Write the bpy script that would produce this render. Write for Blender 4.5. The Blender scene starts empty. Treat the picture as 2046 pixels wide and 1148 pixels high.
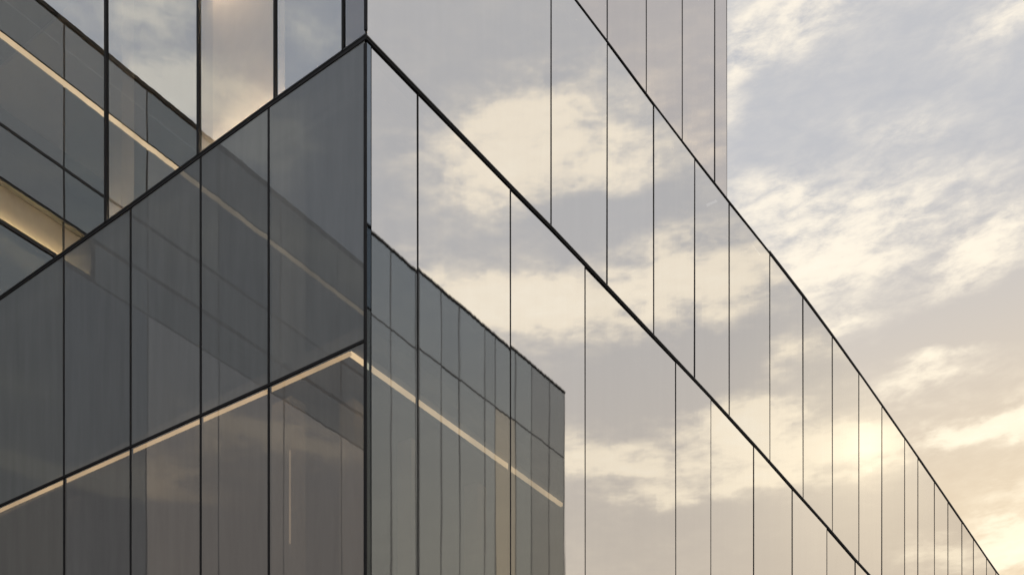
import bpy, bmesh, math, random
from mathutils import Vector
random.seed(7)
S = bpy.context.scene
C = S.collection

# ------------------------------------------------------------------ camera
# level architectural camera with a strong rising shift (verticals stay vertical)
cd = bpy.data.cameras.new('camera')
cam = bpy.data.objects.new('camera', cd)
C.objects.link(cam)
cam.location = (0, 0, 1.6)
cam.rotation_euler = (math.radians(90), 0, 0)
cd.sensor_fit = 'HORIZONTAL'
cd.sensor_width = 36.0
cd.lens = 41.155
cd.shift_y = 0.758
cd.clip_end = 6000
S.camera = cam
S.view_settings.view_transform = 'Standard'
S.view_settings.look = 'None'
S.view_settings.exposure = 0.0
S.view_settings.gamma = 1.0
S.view_settings.use_curve_mapping = False
S.cycles.max_bounces = 14
S.cycles.glossy_bounces = 8
S.cycles.transparent_max_bounces = 24
S.cycles.sample_clamp_indirect = 6.0

SUN_AZ, SUN_EL = 30.0, 13.0          # degrees, clockwise from +Y: low, just outside the frame, behind cloud
GAP_AZ, GAP_EL = 54.0, 26.6          # the brightest gap in the cloud, seen mirrored in the right facade

# ------------------------------------------------------------------ sky
W = bpy.data.worlds.new('World')
S.world = W
W.use_nodes = True
wt = W.node_tree
wt.nodes.clear()


class NT:
    """tiny helper to write node maths"""
    def __init__(s, tree):
        s.t = tree

    def n(s, kind, **kw):
        nd = s.t.nodes.new(kind)
        for k, v in kw.items():
            setattr(nd, k, v)
        return nd

    def put(s, sock, v):
        if hasattr(v, 'links') or hasattr(v, 'is_output'):
            s.t.links.new(v, sock)
        else:
            sock.default_value = v

    def m(s, op, a, b=0.0, c=0.0, clamp=False):
        nd = s.n('ShaderNodeMath', operation=op)
        nd.use_clamp = clamp
        s.put(nd.inputs[0], a)
        s.put(nd.inputs[1], b)
        s.put(nd.inputs[2], c)
        return nd.outputs[0]

    def mixc(s, f, a, b):
        nd = s.n('ShaderNodeMix', data_type='RGBA', blend_type='MIX')
        s.put(nd.inputs[0], f)
        s.put(nd.inputs[6], a)
        s.put(nd.inputs[7], b)
        return nd.outputs[2]

    def mulc(s, a, b):
        nd = s.n('ShaderNodeMix', data_type='RGBA', blend_type='MULTIPLY')
        nd.inputs[0].default_value = 1.0
        s.put(nd.inputs[6], a)
        s.put(nd.inputs[7], b)
        return nd.outputs[2]

    def comb(s, x, y, z):
        nd = s.n('ShaderNodeCombineXYZ')
        s.put(nd.inputs[0], x); s.put(nd.inputs[1], y); s.put(nd.inputs[2], z)
        return nd.outputs[0]

    def noise(s, vec, scale, detail=4.0, rough=0.55, dist=0.0):
        nd = s.n('ShaderNodeTexNoise')
        s.put(nd.inputs['Vector'], vec)
        nd.inputs['Scale'].default_value = scale
        nd.inputs['Detail'].default_value = detail
        nd.inputs['Roughness'].default_value = rough
        nd.inputs['Distortion'].default_value = dist
        return nd.outputs['Fac']

    def sstep(s, v, lo, hi):
        nd = s.n('ShaderNodeMapRange', interpolation_type='SMOOTHSTEP')
        s.put(nd.inputs['Value'], v)
        nd.inputs['From Min'].default_value = lo
        nd.inputs['From Max'].default_value = hi
        return nd.outputs[0]


w = NT(wt)
out = w.n('ShaderNodeOutputWorld')
bg = w.n('ShaderNodeBackground')
bg.inputs['Strength'].default_value = 0.1
sky = w.n('ShaderNodeTexSky', sky_type='NISHITA')
sky.sun_disc = False
sky.sun_elevation = math.radians(SUN_EL)
sky.sun_rotation = math.radians(SUN_AZ)
sky.dust_density = 2.0
tc = w.n('ShaderNodeTexCoord')
sep = w.n('ShaderNodeSeparateXYZ')
wt.links.new(tc.outputs['Generated'], sep.inputs[0])
dx_, dy_, dz_ = sep.outputs
az0 = w.m('MULTIPLY', w.m('ARCTAN2', dx_, dy_), 57.29578)
el0 = w.m('MULTIPLY', w.m('ARCSINE', dz_), 57.29578)
# cloud texture lives on the sky sphere, drawn out sideways into layers
lay = w.m('ADD', w.m('MULTIPLY', dz_, 2.9), w.m('MULTIPLY', dx_, -0.15))
P = w.comb(dx_, dy_, lay)
P2 = w.comb(w.m('ADD', dx_, 4.3), w.m('ADD', dy_, 1.7), lay)
n_warp = w.noise(P, 5.0, 4.0, 0.55)
n_warp2 = w.noise(P2, 7.0, 5.0, 0.6)
n_mid = w.noise(P2, 13.0, 7.0, 0.58, 0.3)
n_fine = w.noise(P, 34.0, 7.0, 0.62, 0.25)
n_rip = w.noise(P2, 80.0, 5.0, 0.6, 0.2)
n_big = w.noise(P, 2.2, 3.0, 0.5)
az = w.m('ADD', az0, w.m('MULTIPLY', w.m('SUBTRACT', n_warp, 0.5), 9.0))
el = w.m('ADD', el0, w.m('MULTIPLY', w.m('SUBTRACT', n_warp2, 0.5), 4.5))

# lit cloud banks: azimuth, elevation, half widths, weight, tilt
BANKS = [
    (14.5, 41.3, 3.4, 1.0, .55, .05), (11.2, 40.0, 1.0, 2.0, .35, 0), (22.8, 40.2, 1.8, .9, .40, .1),
    (18.5, 37.3, 1.6, .7, .22, .1),
    (17.0, 34.4, 4.4, 1.4, .50, .05), (22.8, 32.9, 3.2, 1.3, .62, .1), (15.0, 32.9, 3.0, 1.0, .40, .0),
    (12.0, 35.2, 2.2, 1.0, .38, -.2), (15.2, 31.1, 2.0, .5, .5, .1),
    (22.6, 30.4, 3.6, .9, -.35, .1),
    (20.0, 28.9, 2.6, .5, .5, .18), (22.6, 27.0, 3.0, .7, 1.0, .12), (23.6, 22.4, 2.2, .8, 1.1, .0),
    (28.0, 24.9, 5.0, .9, .5, .1), (33.0, 28.5, 7.0, 1.5, .6, .1),
    (69.2, 38.7, 3.6, 1.0, .78, -.12), (71.6, 37.2, 2.6, .8, .62, 0), (65.0, 37.6, 2.8, .9, .45, 0),
    (72.8, 33.3, 3.2, 1.0, .75, .1), (69.8, 32.6, 3.2, .9, .7, 0), (62.4, 33.2, 3.6, 1.2, .85, -.1),
    (61.0, 31.0, 3.8, .7, -.35, 0), (65.0, 29.8, 3.0, .8, -.3, 0), (67.0, 36.0, 3.5, .8, -.25, 0),
    (57.0, 30.6, 2.0, .6, .5, 0), (60.5, 28.8, 3.0, .7, .8, 0), (65.8, 27.3, 3.0, .6, .85, .1), (63.5, 25.9, 3.2, .35, .5, .1), (58.8, 26.2, 2.4, .4, .45, -.1),
    (57.0, 27.4, 4.6, 1.1, .85, .03), (54.0, 26.6, 1.6, 1.0, .35, 0), (49.0, 22.2, 3.0, .6, .55, 0),
    (66.0, 38.0, 8.0, 2.2, .24, -.05), (66.0, 32.9, 8.5, 1.7, .30, 0), (63.0, 27.5, 7.0, 1.3, .22, .05),
    (44.0, 28.0, 4.0, 1.0, .6, 0),
    (160, 25.3, 5, .9, 1.2, .03), (169, 27.6, 5, .8, .9, 0), (164, 23.6, 8, .7, -.3, 0), (153, 28.5, 4, .8, .7, 0), (182, 30, 8, 1.2, .6, 0), (175, 34.5, 12, 1.3, .6, 0),
    (-92.5, 38.3, 3.2, .9, .8, -.25), (-91.0, 41.0, 2.6, 1.3, .55, 0), (-96.8, 38.0, 2.0, 1.4, .75, 0),
    (-86.0, 36.0, 4.0, 1.2, .5, 0), (-95.5, 40.2, 3.0, .9, -.3, .2), (-99.0, 41.0, 1.6, .9, .25, 0),
]
field = None
for a, e, sa, se, wgt, tilt in BANKS:
    da = w.m('MULTIPLY', w.m('SUBTRACT', az, a), 1.0)
    de = w.m('SUBTRACT', w.m('SUBTRACT', el, e), w.m('MULTIPLY', da, tilt))
    q = w.m('ADD', w.m('POWER', w.m('ABSOLUTE', w.m('DIVIDE', da, sa)), 2.0),
            w.m('POWER', w.m('ABSOLUTE', w.m('DIVIDE', de, se)), 2.0))
    b = w.m('MULTIPLY', w.m('EXPONENT', w.m('MULTIPLY', q, -1.0)), wgt)
    field = b if field is None else w.m('ADD', field, b)
# cloud texture everywhere; stronger inside the lit banks
tex = w.m('ADD', w.m('MULTIPLY', w.m('SUBTRACT', n_mid, 0.5), 0.9),
          w.m('ADD', w.m('MULTIPLY', w.m('SUBTRACT', n_fine, 0.5), 1.9),
              w.m('MULTIPLY', w.m('SUBTRACT', n_rip, 0.5), .6)))
amp = w.m('MINIMUM', w.m('ADD', 0.20, w.m('MULTIPLY', w.m('MAXIMUM', field, 0.0), 1.7)), 1.0)
lit = w.m('ADD', w.m('ADD', field, 0.06), w.m('MULTIPLY', tex, amp))
lit = w.m('ADD', lit, w.m('MULTIPLY', w.m('SUBTRACT', n_big, 0.5), 0.35))
lit = w.m('MAXIMUM', lit, 0.0)
k = w.sstep(lit, -0.05, 0.85)
# brightest break in the cloud
def direction(a, e):
    a, e = math.radians(a), math.radians(e)
    return (math.sin(a) * math.cos(e), math.cos(a) * math.cos(e), math.sin(e))


def dotd(v):
    return w.m('ADD', w.m('MULTIPLY', dx_, v[0]), w.m('ADD', w.m('MULTIPLY', dy_, v[1]), w.m('MULTIPLY', dz_, v[2])))


sv = direction(SUN_AZ, SUN_EL)
dot = dotd(direction(40.0, 20.0))
ang = w.m('MULTIPLY', w.m('ARCCOSINE', w.m('MINIMUM', dotd(direction(GAP_AZ, GAP_EL)), 1.0)), 57.29578)
ang = w.m('ADD', ang, w.m('MULTIPLY', w.m('SUBTRACT', n_fine, 0.5), 1.6))
core = w.m('EXPONENT', w.m('MULTIPLY', w.m('POWER', w.m('DIVIDE', w.m('MAXIMUM', ang, 0.0), 1.15), 2.0), -1.0))
halo = w.m('EXPONENT', w.m('MULTIPLY', w.m('POWER', w.m('DIVIDE', w.m('MAXIMUM', ang, 0.0), 4.2), 2.0), -1.0))
glow = w.m('ADD', w.m('MULTIPLY', core, .75), w.m('MULTIPLY', halo, .8))
toward = w.sstep(w.m('MULTIPLY', dot, 1.0), -0.55, 0.75)          # 1 on the sun's side of the sky
azf = w.m('EXPONENT', w.m('MULTIPLY', w.m('POWER', w.m('DIVIDE', w.m('SUBTRACT', az0, 25.0), 27.0), 2.0), -1.0))
low = w.m('MULTIPLY', w.m('SUBTRACT', 1.0, w.sstep(el0, 21.0, 38.0)), w.m('ADD', w.m('MULTIPLY', azf, .62), w.m('MULTIPLY', toward, .38)))
grey = w.mixc(low, (.535, .543, .575, 1), (.84, .68, .475, 1))
cream = w.mixc(low, (1.02, .935, .80, 1), (1.13, .985, .74, 1))
col = w.mixc(k, grey, cream)
col = w.mixc(w.m('MULTIPLY', w.m('MAXIMUM', w.m('SUBTRACT', lit, 0.85), 0.0), 0.7, clamp=True), col, (1.12, 1.06, .93, 1))
away = w.mixc(w.sstep(el0, 22.0, 33.0), (.98, .90, .82, 1), (.86, .93, 1.02, 1))
dim = w.mixc(toward, away, (1, 1, 1, 1))
col = w.mulc(col, dim)
addg = w.n('ShaderNodeMix', data_type='RGBA', blend_type='ADD')
addg.inputs[0].default_value = 1.0
wt.links.new(col, addg.inputs[6])
w.put(addg.inputs[7], w.comb(w.m('MULTIPLY', glow, .32), w.m('MULTIPLY', glow, .275), w.m('MULTIPLY', glow, .18)))
col = addg.outputs[2]
sc = w.n('ShaderNodeMix', data_type='RGBA', blend_type='MULTIPLY')
sc.inputs[0].default_value = 1.0
wt.links.new(col, sc.inputs[6])
sc.inputs[7].default_value = (10, 10, 10, 1)
sc.clamp_result = False
# thin veil: a little of the clear sky shows between the clouds
final = w.mixc(0.975, sky.outputs[0], sc.outputs[2])
wt.links.new(final, bg.inputs[0])
wt.links.new(bg.outputs[0], out.inputs[0])

# veiled sun
ld = bpy.data.lights.new('sun', 'SUN')
ld.energy = 0.6
ld.angle = math.radians(12)
ld.color = (1.0, .88, .70)
sun = bpy.data.objects.new('sun', ld)
C.objects.link(sun)
sun.rotation_euler = (-Vector(sv)).to_track_quat('-Z', 'Y').to_euler()


# ------------------------------------------------------------------ materials
def mat(name):
    m = bpy.data.materials.new(name)
    m.use_nodes = True
    m.node_tree.nodes.clear()
    t = NT(m.node_tree)
    o = t.n('ShaderNodeOutputMaterial')
    return m, t, o


def solid(name, col, rough=0.5, metal=0.0, var=0.12, scale=6.0):
    m, t, o = mat(name)
    p = t.n('ShaderNodeBsdfPrincipled')
    tcn = t.n('ShaderNodeTexCoord')
    nz = t.noise(tcn.outputs['Object'], scale, 5.0, 0.6)
    f = t.m('MULTIPLY', t.m('SUBTRACT', nz, 0.5), 2 * var)
    a = tuple(max(0, c * (1 - var)) for c in col) + (1,)
    b = tuple(c * (1 + var) for c in col) + (1,)
    t.put(p.inputs['Base Color'], t.mixc(nz, a, b))
    t.put(p.inputs['Roughness'], t.m('ADD', f, rough))
    p.inputs['Metallic'].default_value = metal
    m.node_tree.links.new(p.outputs[0], o.inputs[0])
    return m


def glass(name, r0, refl, tint, rough=0.02, wave=1.0, fres=1.0, diff=None, dw=0.0):
    """coated sheet glass: mirror-like share r0 (rising at grazing angles), the rest passes through tinted"""
    m, t, o = mat(name)
    tcn = t.n('ShaderNodeTexCoord')
    inf = t.n('ShaderNodeObjectInfo')
    mp = t.n('ShaderNodeVectorMath', operation='ADD')
    m.node_tree.links.new(tcn.outputs['Object'], mp.inputs[0])
    m.node_tree.links.new(t.comb(t.m('MULTIPLY', inf.outputs['Random'], 40), 0, t.m('MULTIPLY', inf.outputs['Random'], 17)), mp.inputs[1])
    v = mp.outputs[0]
    # roller-wave and pillowing of toughened glass
    n1 = t.noise(v, 0.55, 2.0, 0.5)
    sx = t.n('ShaderNodeVectorMath', operation='MULTIPLY')
    m.node_tree.links.new(v, sx.inputs[0])
    sx.inputs[1].default_value = (2.2, 2.2, 0.12)
    n2 = t.noise(sx.outputs[0], 1.6, 2.0, 0.5)
    h = t.m('ADD', t.m('MULTIPLY', n1, 0.0011 * wave), t.m('MULTIPLY', n2, 0.00035 * wave))
    bp = t.n('ShaderNodeBump')
    bp.inputs['Strength'].default_value = 1.0
    bp.inputs['Distance'].default_value = 1.0
    m.node_tree.links.new(h, bp.inputs['Height'])
    gl = t.n('ShaderNodeBsdfGlossy', distribution='BECKMANN')
    # faint dust and rain film on the outside
    sm = t.n('ShaderNodeVectorMath', operation='MULTIPLY')
    m.node_tree.links.new(v, sm.inputs[0])
    sm.inputs[1].default_value = (3.0, 3.0, 0.35)
    film = t.noise(sm.outputs[0], 2.0, 5.0, 0.6)
    ca = tuple(c * .97 for c in refl) + (1,)
    cb = tuple(min(1, c * 1.02) for c in refl) + (1,)
    shade = t.m('ADD', .955, t.m('MULTIPLY', t.m('FRACT', t.m('MULTIPLY', inf.outputs['Random'], 7.31)), .06))
    t.put(gl.inputs['Color'], t.mulc(t.mixc(film, ca, cb), t.comb(shade, shade, shade)))
    gl.inputs['Roughness'].default_value = rough
    m.node_tree.links.new(bp.outputs[0], gl.inputs['Normal'])
    tr = t.n('ShaderNodeBsdfTransparent')
    tr.inputs[0].default_value = tint + (1,)
    lw = t.n('ShaderNodeLayerWeight')
    lw.inputs['Blend'].default_value = 0.5
    fz = t.m('POWER', lw.outputs['Facing'], 4.0)
    vary = t.m('ADD', r0, t.m('MULTIPLY', t.m('SUBTRACT', inf.outputs['Random'], 0.5), 0.03))
    fac = t.m('ADD', vary, t.m('MULTIPLY', fz, (1 - r0) * fres), clamp=True)
    mx = t.n('ShaderNodeMixShader')
    m.node_tree.links.new(fac, mx.inputs[0])
    if diff:
        # diffuse tone added to stand in for even light from the rooms behind
        df = t.n('ShaderNodeBsdfDiffuse')
        da = tuple(c * .82 for c in diff) + (1,)
        db = tuple(c * 1.18 for c in diff) + (1,)
        t.put(df.inputs[0], t.mixc(film, da, db))
        md = t.n('ShaderNodeMixShader')
        md.inputs[0].default_value = dw
        m.node_tree.links.new(tr.outputs[0], md.inputs[1])
        m.node_tree.links.new(df.outputs[0], md.inputs[2])
        m.node_tree.links.new(md.outputs[0], mx.inputs[1])
    else:
        m.node_tree.links.new(tr.outputs[0], mx.inputs[1])
    m.node_tree.links.new(gl.outputs[0], mx.inputs[2])
    m.node_tree.links.new(mx.outputs[0], o.inputs[0])
    return m


def clear(name, tint):
    m, t, o = mat(name)
    tr = t.n('ShaderNodeBsdfTransparent')
    tr.inputs[0].default_value = tint + (1,)
    m.node_tree.links.new(tr.outputs[0], o.inputs[0])
    return m


def lamp(name, col, strength):
    m, t, o = mat(name)
    e = t.n('ShaderNodeEmission')
    tcn = t.n('ShaderNodeTexCoord')
    nz = t.noise(tcn.outputs['Object'], 1.3, 3.0, 0.5)
    t.put(e.inputs[0], col + (1,))
    t.put(e.inputs[1], t.m('MULTIPLY', strength, t.m('ADD', 0.45, t.m('MULTIPLY', nz, 1.1))))
    m.node_tree.links.new(e.outputs[0], o.inputs[0])
    return m


M = {}
M['mirror'] = glass('mirror_coated_glass', .83, (.985, .955, .915), (.80, .80, .78), wave=.5)
M['bronze'] = glass('bronze_coated_glass', .84, (.97, .90, .84), (.35, .32, .30))
M['silver'] = glass('silver_grey_glass', .56, (.95, .94, .92), (.75, .74, .70))
M['smoke'] = glass('smoke_grey_glass', .05, (.90, .95, 1.0), (.62, .62, .60), fres=.75, diff=(.50, .522, .522), dw=.48)
M['smoke_lit'] = glass('smoke_glass_warm_lit', .14, (.95, .95, .95), (.64, .62, .58), fres=.75, diff=(.425, .42, .405), dw=.48)  # warm room light of the lower storey put into the diffuse colour
M['grey'] = glass('grey_coated_glass', .30, (.93, .92, .93), (.60, .60, .60))
M['tintn'] = glass('slate_green_glass', .34, (.82, .92, 1.0), (.30, .32, .31))
M['wing'] = glass('warm_mirror_glass', .75, (.97, .90, .82), (.30, .30, .28), wave=2.0)
M['soft'] = glass('soft_grey_glass', .40, (.96, .94, .90), (.92, .90, .86))
M['navy'] = glass('dark_blue_glass', .28, (.8, .9, 1.0), (.18, .24, .30), fres=.5)
M['tint'] = glass('grey_green_glass', .33, (.90, .94, .90), (.30, .32, .31))
M['tint2'] = glass('olive_glass', .37, (.93, .93, .87), (.34, .34, .30))
M['tint3'] = glass('blue_grey_glass', .28, (.84, .92, 1.0), (.28, .31, .34))
M['back'] = clear('glass_inner_face', (.98, .98, .98))
M['black'] = solid('black_anodised_metal', (.010, .010, .011), .75, .0)
M['char'] = solid('charcoal_metal', (.045, .047, .05), .6, .0)
M['alu'] = solid('brushed_aluminium', (.24, .235, .22), .55, .3)
M['slab'] = solid('grey_slab_soffit', (.30, .28, .26), .8)
M['wall'] = solid('dark_plaster', (.13, .128, .125), .85)
M['creamwall'] = solid('cream_plaster', (.62, .56, .46), .8)
M['colm'] = solid('pale_column_plaster', (.62, .57, .50), .7)
M['cold'] = solid('slate_column_paint', (.16, .19, .23), .7)
M['blind'] = solid('cream_blind_fabric', (.78, .70, .58), .9)
M['dark'] = solid('dark_cladding', (.05, .05, .05), .6)
M['seam'] = solid('grey_gasket', (.11, .115, .12), .7)
M['roof'] = solid('grey_roof_membrane', (.22, .22, .22), .9)
M['strip'] = lamp('warm_light_strip', (1.0, .73, .43), 2.6)
M['slim'] = lamp('dim_slim_light', (1.0, .74, .48), .45)
M['lstrip'] = lamp('warm_ceiling_strip', (1.0, .69, .38), 1.4)
M['wstrip'] = lamp('warm_facade_light', (1.0, .77, .50), 1.05)
M['cove'] = lamp('warm_cove_light', (1.0, .76, .42), 80.0)
M['uplight'] = lamp('warm_uplight', (1.0, .80, .58), 30.0)

# ------------------------------------------------------------------ building frame
D = Vector((.57919, .81519, 0))       # along the bright (right) facade, away from the camera
U = Vector((-.81519, .57919, 0))      # along the dark (left) facade
P0 = Vector((-1.74776, 14.0, 0))      # the corner
Z = Vector((0, 0, 1))


class Face:
    """facade frame: s along, o outward, z up"""
    def __init__(s, origin, along, outward):
        s.o, s.a, s.n = origin.copy(), along.copy(), outward.copy()

    def p(s, a, o, z):
        return s.o + s.a * a + s.n * o + Z * z


RF = Face(P0, D, -U)
LF = Face(P0, U, -D)


def lerp_poly(pts):
    def f(s):
        if s <= pts[0][0]:
            return pts[0][1]
        for (a, za), (b, zb) in zip(pts, pts[1:]):
            if s <= b:
                return za + (zb - za) * (s - a) / (b - a)
        return pts[-1][1]
    f.xs = [q[0] for q in pts]
    return f


def flat(z):
    f = lambda s: z
    f.xs = []
    return f


def finish(name, bm, mats, parent, origin):
    bmesh.ops.recalc_face_normals(bm, faces=bm.faces)
    bmesh.ops.translate(bm, verts=bm.verts, vec=-origin)
    me = bpy.data.meshes.new(name)
    bm.to_mesh(me)
    bm.free()
    for m in (mats if isinstance(mats, (list, tuple)) else [mats]):
        me.materials.append(m)
    ob = bpy.data.objects.new(name, me)
    C.objects.link(ob)
    ob.location = origin
    if parent is not None:
        ob.parent = parent
        ob.location = origin - root_loc(parent)
    return ob


def root_loc(ob):
    v = Vector((0, 0, 0))
    while ob is not None:
        v += ob.location
        ob = ob.parent
    return v


def hexa(bm, c):
    """c: 8 points, first four one end loop, last four the other"""
    v = [bm.verts.new(p) for p in c]
    fs = [(0, 1, 2, 3), (7, 6, 5, 4), (0, 4, 5, 1), (1, 5, 6, 2), (2, 6, 7, 3), (3, 7, 4, 0)]
    return [bm.faces.new([v[i] for i in f]) for f in fs]


def block(name, F, s0, s1, o0, o1, z0, z1, m, parent, bevel=0.0):
    """box in a facade frame; z0/z1 numbers"""
    bm = bmesh.new()
    hexa(bm, [F.p(s0, o0, z0), F.p(s0, o1, z0), F.p(s0, o1, z1), F.p(s0, o0, z1),
              F.p(s1, o0, z0), F.p(s1, o1, z0), F.p(s1, o1, z1), F.p(s1, o0, z1)])
    if bevel:
        bmesh.ops.bevel(bm, geom=bm.edges[:], offset=bevel, segments=1, affect='EDGES')
    return finish(name, bm, m, parent, F.p((s0 + s1) / 2, (o0 + o1) / 2, (z0 + z1) / 2))


def pane(F, s0, s1, zb, zt, m, parent, gap=.006, name='glass_pane', tilt=.0028, thick=.028, o=0.0):
    """one sheet of glass: outer face carries the coating, the other faces are plain"""
    a, b = s0 + gap, s1 - gap
    bm = bmesh.new()
    fs = hexa(bm, [F.p(a, o, zb(a)), F.p(b, o, zb(b)), F.p(b, o, zt(b)), F.p(a, o, zt(a)),
                   F.p(a, o - thick, zb(a)), F.p(b, o - thick, zb(b)), F.p(b, o - thick, zt(b)), F.p(a, o - thick, zt(a))])
    for f in fs[1:]:
        f.material_index = 1
    ob = finish(name, bm, [m, M['back']], parent, F.p((a + b) / 2, o - thick / 2, (zb(a) + zt(b)) / 2))
    ob.rotation_euler = (random.uniform(-tilt, tilt) * .5, random.uniform(-tilt, tilt) * .5, random.uniform(-tilt, tilt))
    return ob


def mullion(F, s, wd, zb, zt, m, parent, o0=-.034, o1=.006, name='mullion'):
    a, b = s - wd / 2, s + wd / 2
    bm = bmesh.new()
    hexa(bm, [F.p(a, o0, zb(a)), F.p(b, o0, zb(b)), F.p(b, o1, zb(b)), F.p(a, o1, zb(a)),
              F.p(a, o0, zt(a)), F.p(b, o0, zt(b)), F.p(b, o1, zt(b)), F.p(a, o1, zt(a))])
    return finish(name, bm, m, parent, F.p(s, 0, (zb(s) + zt(s)) / 2))


def rail(F, xs, zf, below, above, o0, o1, m, parent, name='floor_rail'):
    """long transom following a (slightly cambered) floor line"""
    bm = bmesh.new()
    rings = []
    for s in xs:
        z = zf(s)
        rings.append([bm.verts.new(F.p(s, o0, z - below)), bm.verts.new(F.p(s, o1, z - below)),
                      bm.verts.new(F.p(s, o1, z + above)), bm.verts.new(F.p(s, o0, z + above))])
    for r, q in zip(rings, rings[1:]):
        for i in range(4):
            j = (i + 1) % 4
            bm.faces.new((r[i], r[j], q[j], q[i]))
    bm.faces.new(rings[0])
    bm.faces.new(list(reversed(rings[-1])))
    mid = (xs[0] + xs[-1]) / 2
    return finish(name, bm, m, parent, F.p(mid, 0, zf(mid)))


def empty(name, loc, label, cat, group=None):
    o = bpy.data.objects.new(name, None)
    C.objects.link(o)
    o.location = loc
    o['label'] = label
    o['category'] = cat
    if group:
        o['group'] = group
    return o


# ------------------------------------------------------------------ ground
bm = bmesh.new()
for a in ((-900, -900), (900, -900), (900, 900), (-900, 900)):
    bm.verts.new((a[0], a[1], 0))
bm.faces.new(bm.verts)
gm, t, o = mat('plaza_paving')
p = t.n('ShaderNodeBsdfPrincipled')
tcn = t.n('ShaderNodeTexCoord')
br = t.n('ShaderNodeTexBrick')
gm.node_tree.links.new(tcn.outputs['Object'], br.inputs['Vector'])
br.inputs['Scale'].default_value = 1.0
br.inputs['Color1'].default_value = (.20, .19, .18, 1)
br.inputs['Color2'].default_value = (.25, .24, .225, 1)
br.inputs['Mortar'].default_value = (.08, .08, .08, 1)
br.inputs['Mortar Size'].default_value = .012
t.put(p.inputs['Base Color'], br.outputs[0])
p.inputs['Roughness'].default_value = .8
gm.node_tree.links.new(p.outputs[0], o.inputs[0])
g = finish('ground', bm, gm, None, Vector((0, 0, 0)))
g['kind'] = 'structure'

# ------------------------------------------------------------------ main glass building
B = empty('glass_building', P0, 'sleek glass corner block with black floor rails, its left face dark and right face bright', 'building')

zA = lerp_poly([(0, 13.858), (2.99, 13.895), (4.0, 13.915), (4.96, 13.915), (7.97, 13.905), (9.36, 13.895), (11.29, 13.862),
                (13.25, 13.805), (15.31, 13.742), (17.2, 13.66), (18.2, 13.64), (24, 13.60), (46, 13.6)])
zB = lerp_poly([(0, 17.70), (4.67, 17.781), (5.62, 17.815), (7.15, 17.85), (8.69, 17.91), (10.14, 17.99), (12.06, 18.11),
                (13.86, 18.20), (15.62, 18.243), (17.4, 18.26), (19.1, 18.265), (22.6, 18.25), (25.2, 18.22), (29.8, 18.165),
                (31.5, 18.16), (46, 18.15)])
zC = lerp_poly([(-.1, 13.87), (1.68, 13.84), (2.99, 13.80), (4.49, 13.75), (6.09, 13.72), (7.79, 13.69), (9, 13.67)])
zD = lerp_poly([(-.1, 10.25), (1.67, 10.277), (2.98, 10.31), (6.08, 10.385), (7.79, 10.424), (9, 10.44)])
zG = flat(4.2)
zTop = flat(26.0)
zL3 = flat(21.6)
zP = flat(.35)
off = lambda f, d: lerp_poly([(x, f(x) + d) for x in f.xs]) if f.xs else flat(f(0) + d)
RL = .016          # half height of a floor rail

# --- right facade
R0 = [.0975, .966, 2.981, 4.962, 7.964, 9.355, 11.29, 13.28, 15.314, 17.212, 19.1, 21.0, 22.9, 24.8, 26.7, 28.6, 30.5, 33, 36, 39, 42, 45]
R1 = [.022, 4.012, 5.624, 7.162, 8.70, 10.154, 12.085, 13.886, 15.664, 17.46, 19.186, 21.072, 22.263, 23.854, 25.255, 26.812,
      28.18, 29.832, 31.117, 32.8, 34.5, 36.2, 38, 40, 42, 45]
R2 = [.022, 2.2, 4.1, 5.624, 6.90, 8.211, 9.524, 10.044]


def row(F, cuts, zb, zt, glassm, parent, mw, skip_first=True, mm='black', o1=.006, gm_list=None):
    n = len(cuts) - 1
    for i in range(n):
        s0, s1 = cuts[i], cuts[i + 1]
        half0 = mw(s0) / 2 if i else 0
        half1 = mw(s1) / 2
        gmat = gm_list[i] if gm_list else glassm
        pane(F, s0 + half0, s1 - half1, zb, zt, gmat, parent, gap=.004)
        if i > 0 or not skip_first:
            mullion(F, s0, mw(s0), zb, zt, M[mm], parent, o1=o1)
    we = mw(cuts[-1])
    mullion(F, cuts[-1], we, zb, zt, M['alu' if we < .01 else mm], parent, o1=o1)


mwR = lambda s: .018 + .0009 * s
row(RF, R0, off(zG, .06), off(zA, -RL - .004), M['mirror'], B, lambda s: .012 + .0009 * s)
row(RF, R1, off(zA, RL + .004), off(zB, -RL - .004), M['mirror'], B, mwR)
row(RF, R2, off(zB, RL + .004), off(zTop, -.1), M['bronze'], B, lambda s: .026 if s < 10 else .008)
row(RF, [.0975] + R0[2::2], off(zP, .05), off(zG, -.06), M['tint3'], B, mwR)
rx = sorted(set([0.0] + [x for x in zA.xs if x > 0]))
ra = rail(RF, rx, zA, RL, RL, -.16, .016, M['black'], B)
rail(RF, rx, off(zA, RL + .006), .006, .006, -.10, .026, M['alu'], ra, 'rail_trim')
rx = sorted(set([0.0] + [x for x in zB.xs if x > 0]))
rb = rail(RF, rx, zB, RL - .006, RL, -.16, .014, M['black'], B)
rail(RF, [x for x in rx if x > 10.2], off(zB, RL + .01), .01, .01, -.30, .018, M['char'], rb, 'rail_trim')
rail(RF, [0, 20, 45], zG, .06, .06, -.16, .022, M['black'], B)
rail(RF, [0, 20, 45], flat(.2), .2, .2, -.3, .04, M['char'], B, 'plinth')
rail(RF, [0, 10.06], zTop, .1, .1, -.3, .05, M['black'], B, 'roof_rail')

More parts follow.
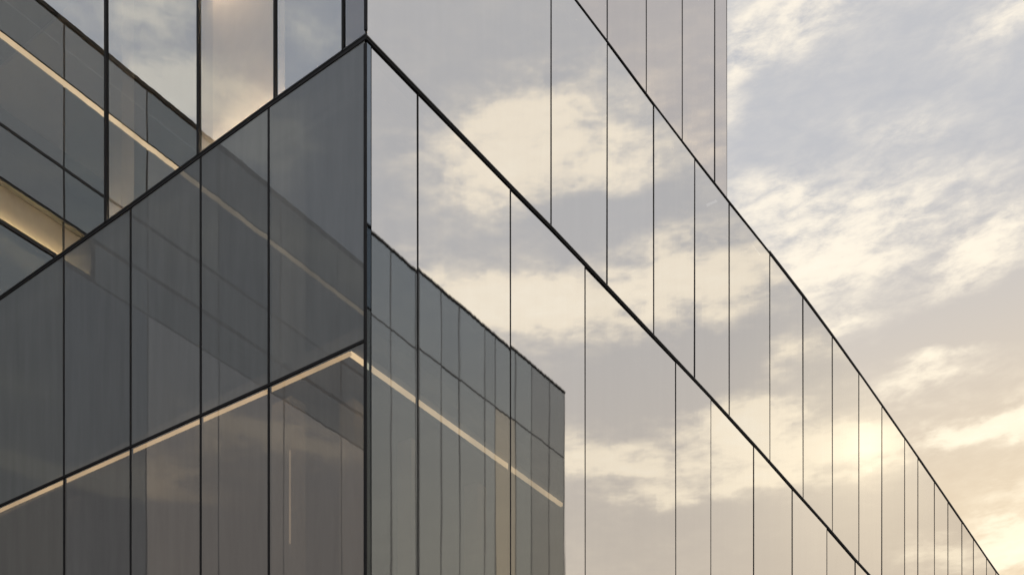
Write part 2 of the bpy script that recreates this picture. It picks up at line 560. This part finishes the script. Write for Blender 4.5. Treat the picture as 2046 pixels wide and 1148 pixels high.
# --- left facade
L1 = [.014, 1.671, 2.987, 4.49, 6.081, 7.95, 8.9]
L2 = [.014, .368, 1.552, 3.028, 5.056, 8.9]
mw1 = lambda s: .034
row(LF, L1, off(zG, .06), off(zD, -.020), M['smoke_lit'], B, mw1)
row(LF, L1, off(zD, .020), off(zC, -RL - .004), M['smoke'], B, mw1)
w2 = {.368: .026, 1.552: .034, 3.028: .045, 5.056: .050}
row(LF, L2, off(zC, RL + .004), off(zL3, -.06), M['silver'], B, lambda s: w2.get(s, .05), o1=.02,
    gm_list=[M['grey'], M['silver'], M['soft'], M['silver'], M['silver']])
row(LF, L2, off(zL3, .06), off(zTop, -.1), M['silver'], B, lambda s: .05)
row(LF, L1, off(zP, .05), off(zG, -.06), M['tint3'], B, mw1)
lx = [-.014, .6, 1.68, 2.99, 4.49, 6.09, 7.79, 8.95]
rc = rail(LF, lx, zC, .027, .018, -.16, .012, M['black'], B)
rail(LF, lx, off(zC, .027), .008, .008, -.10, .018, M['char'], rc, 'rail_trim')
lx2 = [.02] + lx[1:]
rail(LF, lx2, zC, .32, .03, -.205, -.165, M['slab'], B, 'spandrel')
rail(LF, [.45] + lx[1:], off(zC, .045), .0, .02, -.15, -.11, M['uplight'], B, 'light_strip')  # hidden lamp, added to brighten the columns and the blind
rail(LF, lx2, zD, .017, .017, -.03, .012, M['black'], B)
rail(LF, lx, zG, .06, .06, -.16, .022, M['black'], B)
rail(LF, [-.02, 8.95], zL3, .06, .06, -.16, .022, M['black'], B)
rail(LF, [-.02, 8.95], flat(.2), .2, .2, -.3, .04, M['char'], B, 'plinth')
rail(LF, [-.02, 8.95], zTop, .1, .1, -.3, .05, M['black'], B, 'roof_rail')

# --- corner: black angle with a dark blue glass return on the right face
pane(RF, .016, .091, off(zG, .06), off(zA, -RL - .004), M['navy'], B, gap=.002, name='corner_return', tilt=0)['label'] = 'narrow dark blue glass return at the corner'
mullion(RF, .0945, .005, off(zG, .06), off(zA, -RL - .004), M['black'], B, o1=.004)
block('corner_post', RF, -.010, .013, -.028, .008, .4, 13.80, M['black'], B)
block('corner_post', RF, -.010, .020, -.022, .010, 13.96, 25.9, M['black'], B)

# --- inside: slabs, core walls, columns, blinds and the light strips
IN = Face(P0, D, U)                 # s along right facade, o = inward


def slab(s0, s1, o0, o1, z0, z1, m=None, name='floor_slab'):
    return block(name, IN, s0, s1, o0, o1, z0, z1, m or M['slab'], B)


slab(.2, 44.8, .2, 8.8, 13.42, 13.60)
slab(.2, 44.8, .2, 8.8, 10.42, 10.62)
slab(.2, 44.8, .2, 8.8, 4.1, 4.3)
slab(.2, 10.0, .2, 8.8, 17.62, 17.68)
slab(10.1, 44.9, .16, 8.9, 17.85, 18.06, M['roof'], 'roof')
slab(.2, 10.0, .2, 8.8, 25.8, 25.98, M['roof'], 'roof')
block('core_wall', IN, 5.2, 44.0, 4.0, 8.6, .2, 17.6, M['wall'], B)
block('core_wall', IN, 5.2, 9.7, 4.0, 8.6, 18.0, 25.6, M['wall'], B)
block('back_wall', IN, .2, 44.9, 8.82, 8.92, .2, 17.6, M['dark'], B)
block('back_wall', IN, .03, 10.0, 8.93, 9.0, .2, 26.0, M['dark'], B)
block('end_wall', IN, 9.90, 10.035, .06, 8.95, 18.07, 25.75, M['dark'], B)
block('end_panel', IN, 10.037, 10.043, .004, 8.95, 18.07, 25.9, M['alu'], B)
block('end_wall', IN, 44.92, 45.1, .03, 8.95, .2, 17.9, M['dark'], B)

zs = 10.27
block('light_strip', IN, .148, 4.90, .37, .41, zs + .005, zs + .057, M['strip'], B)
LIN = Face(P0, U, D)                # s along left facade, o = inward
rail(LF, [.37, 1.67, 2.98, 6.08, 7.79, 8.7], off(zD, .044), .034, 0, -.145, -.105, M['lstrip'], B, 'light_strip')
block('light_trough', IN, .21, 4.95, .30, .56, zs + .08, zs + .10, M['wall'], B)


def column(F, s0, s1, o0, o1, z0, z1, m, name='column'):
    return block(name, F, s0, s1, o0, o1, z0, z1, m, B)


column(LIN, 1.57, 1.99, .30, .55, 4.4, 10.25, M['colm'])
block('light_strip', LIN, 1.522, 1.531, .22, .24, 8.3, 9.5, M['slim'], B)
column(LIN, 1.57, 1.99, .30, .55, 10.65, 13.6, M['colm'])
for s in (4.57, 6.12):
    column(LIN, s - .03, s + .36, .30, .55, 4.4, 10.25, M['cold'])
    column(LIN, s - .03, s + .36, .30, .55, 10.65, 13.6, M['cold'])
column(LIN, 2.98, 3.40, .28, .50, 14.0, 21.4, M['colm'])
column(LIN, 5.08, 5.50, .28, .50, 14.0, 21.4, M['colm'])
block('blind', LIN, 1.60, 2.98, .20, .215, 13.70, 16.3, M['blind'], B)
block('light_strip', LIN, 1.62, 2.96, .09, .13, 16.18, 16.24, M['uplight'], B)
block('light_strip', LIN, .6, 8.6, .30, .42, 21.2, 21.28, M['uplight'], B)

for s, wd in ((.75, .22), (1.9, .1), (3.4, .22)):
    column(IN, s, s + wd, .9, 1.15, 4.4, 10.2, M['colm'])

# ------------------------------------------------------------------ side wing, mirrored in the left facade
WF = Face(P0 + U * 9.0, -D, -U)
V = empty('side_wing', P0 + U * 9.0 - D * 8, 'dark glass side wing with warm light strips, seen mirrored in the upper left windows', 'building')
cuts = [.2 + 1.75 * i for i in range(14)]
wl = cuts[-1]
random.seed(11)


def wrow(z0, z1, mats, near=None):
    for q, (a, b) in enumerate(zip(cuts, cuts[1:])):
        pane(WF, a + .012, b - .012, flat(z0), flat(z1), random.choice(near if near and q < 2 else mats), V, gap=.003, tilt=.002)


block('wall', WF, .2, wl, -9, -.42, 0, 20.05, M['dark'], V)
wrow(19.10, 20.08, [M['tint'], M['tint2'], M['tint']])
wrow(17.53, 18.96, [M['tint'], M['tint2'], M['tint3']])
wrow(16.62, 17.47, [M['tint'], M['tint2']])
wrow(8.4, 15.80, [M['wing']], [M['tint'], M['tint3']])
wrow(4.3, 8.2, [M['wing']])
wrow(.4, 4.1, [M['tint3']])
for zc_ in (4.2, 8.3):
    block('floor_rail', WF, .2, wl, -.4, .03, zc_ - .09, zc_ + .09, M['char'], V)
block('roof_rail', WF, .15, wl + .1, -.45, .03, 20.09, 20.16, M['black'], V)
block('light_strip', WF, .2, wl, -.06, .01, 19.0, 19.06, M['wstrip'], V)
block('floor_rail', WF, .2, wl, -.4, .01, 17.475, 17.525, M['char'], V)
block('soffit', WF, .2, wl, -.4, -.002, 16.565, 16.60, M['dark'], V)
ge = 2.6
for z0, z1 in ((15.82, 16.56),):
    block('gallery_wall', WF, .2, ge, -.20, -.12, z0 + .1, z1, M['creamwall'], V)
    block('gallery_ledge', WF, .2, ge, -.118, .02, z0, z0 + .07, M['dark'], V)
    block('cove_light', WF, .2, ge - .02, -.108, -.06, z0 + .072, z0 + .095, M['cove'], V)
    for a, b in [(ge, cuts[2])] + list(zip(cuts, cuts[1:]))[2:]:
        pane(WF, a + .012, b - .012, flat(z0 + .02), flat(z1 - .02), M['tint'], V, gap=.003, tilt=.002)
for a in cuts:
    for z0, z1 in ((19.14, 20.08), (17.56, 18.92), (16.62, 17.47), (8.4, 15.80), (4.3, 8.2)):
        mullion(WF, a, .03, flat(z0), flat(z1), M['char'], V, o0=-.06, o1=.006)
    for z0, z1 in ((15.9, 16.56),):
        mullion(WF, a, .03, flat(z0), flat(z1), M['char'], V, o0=-.04, o1=-.01)

# ------------------------------------------------------------------ office block across the way, mirrored in the right facade
O = P0 - U * 20.0
# the far end of its facade sits this far along D from the corner line
E0 = Vector((34.85, 31.0, 0))
off_s = (E0 - O).dot(D)
NF = Face(O + D * off_s, -D, U)
N = empty('office_block', O + D * (off_s - 18) - U * 6, 'dark grey glass office block seen mirrored at the bottom of the bright right facade', 'building')
H = 32.8
cuts = [0, 1.25, 2.65, 3.91, 5.17, 5.92, 7.66, 8.86, 10.23, 11.71, 12.92, 14.05, 15.34, 17.2, 19.4, 21.5, 23.6, 25.7]
wl = cuts[-1]
block('wall', NF, .02, wl, -14, -.35, 0, H - .2, M['dark'], N)
floors = [0.3, 8.2, 18.2, 29.65, H - .15]
random.seed(5)
for z0, z1 in zip(floors, floors[1:]):
    for a, b in zip(cuts, cuts[1:]):
        ci = cuts.index(a)
        mm = M['tint3'] if ci < 2 else (M['tint2'] if ci in (3, 10) and z1 < 30 else M['tintn'])
        pane(NF, a + .02, b - .02, flat(z0 + .035), flat(z1 - .035), mm, N, gap=.005, tilt=.003)
        if (ci == 3 and z1 < H - 2) or (ci in (9, 10) and z1 < 25 and random.random() < .8):
            block('blind', NF, a + .1, b - .12, -.2, -.17, z0 + .15, z1 - .1, M['blind'], N)
    block('floor_rail', NF, .0, wl, -.3, .02, z0 - .022, z0 + .022, M['seam'], N)
for a in cuts:
    mullion(NF, a, .035, flat(.36), flat(H - .15), M['seam'], N, o0=-.1, o1=.012)
block('roof_rail', NF, -.05, wl, -.5, .05, H - .14, H - .07, M['char'], N)
for e0 in (0.005, wl - .06):
    block('end_return', NF, e0, e0 + .05, -.345, -.032, .3, H - .2, M['dark'], N)
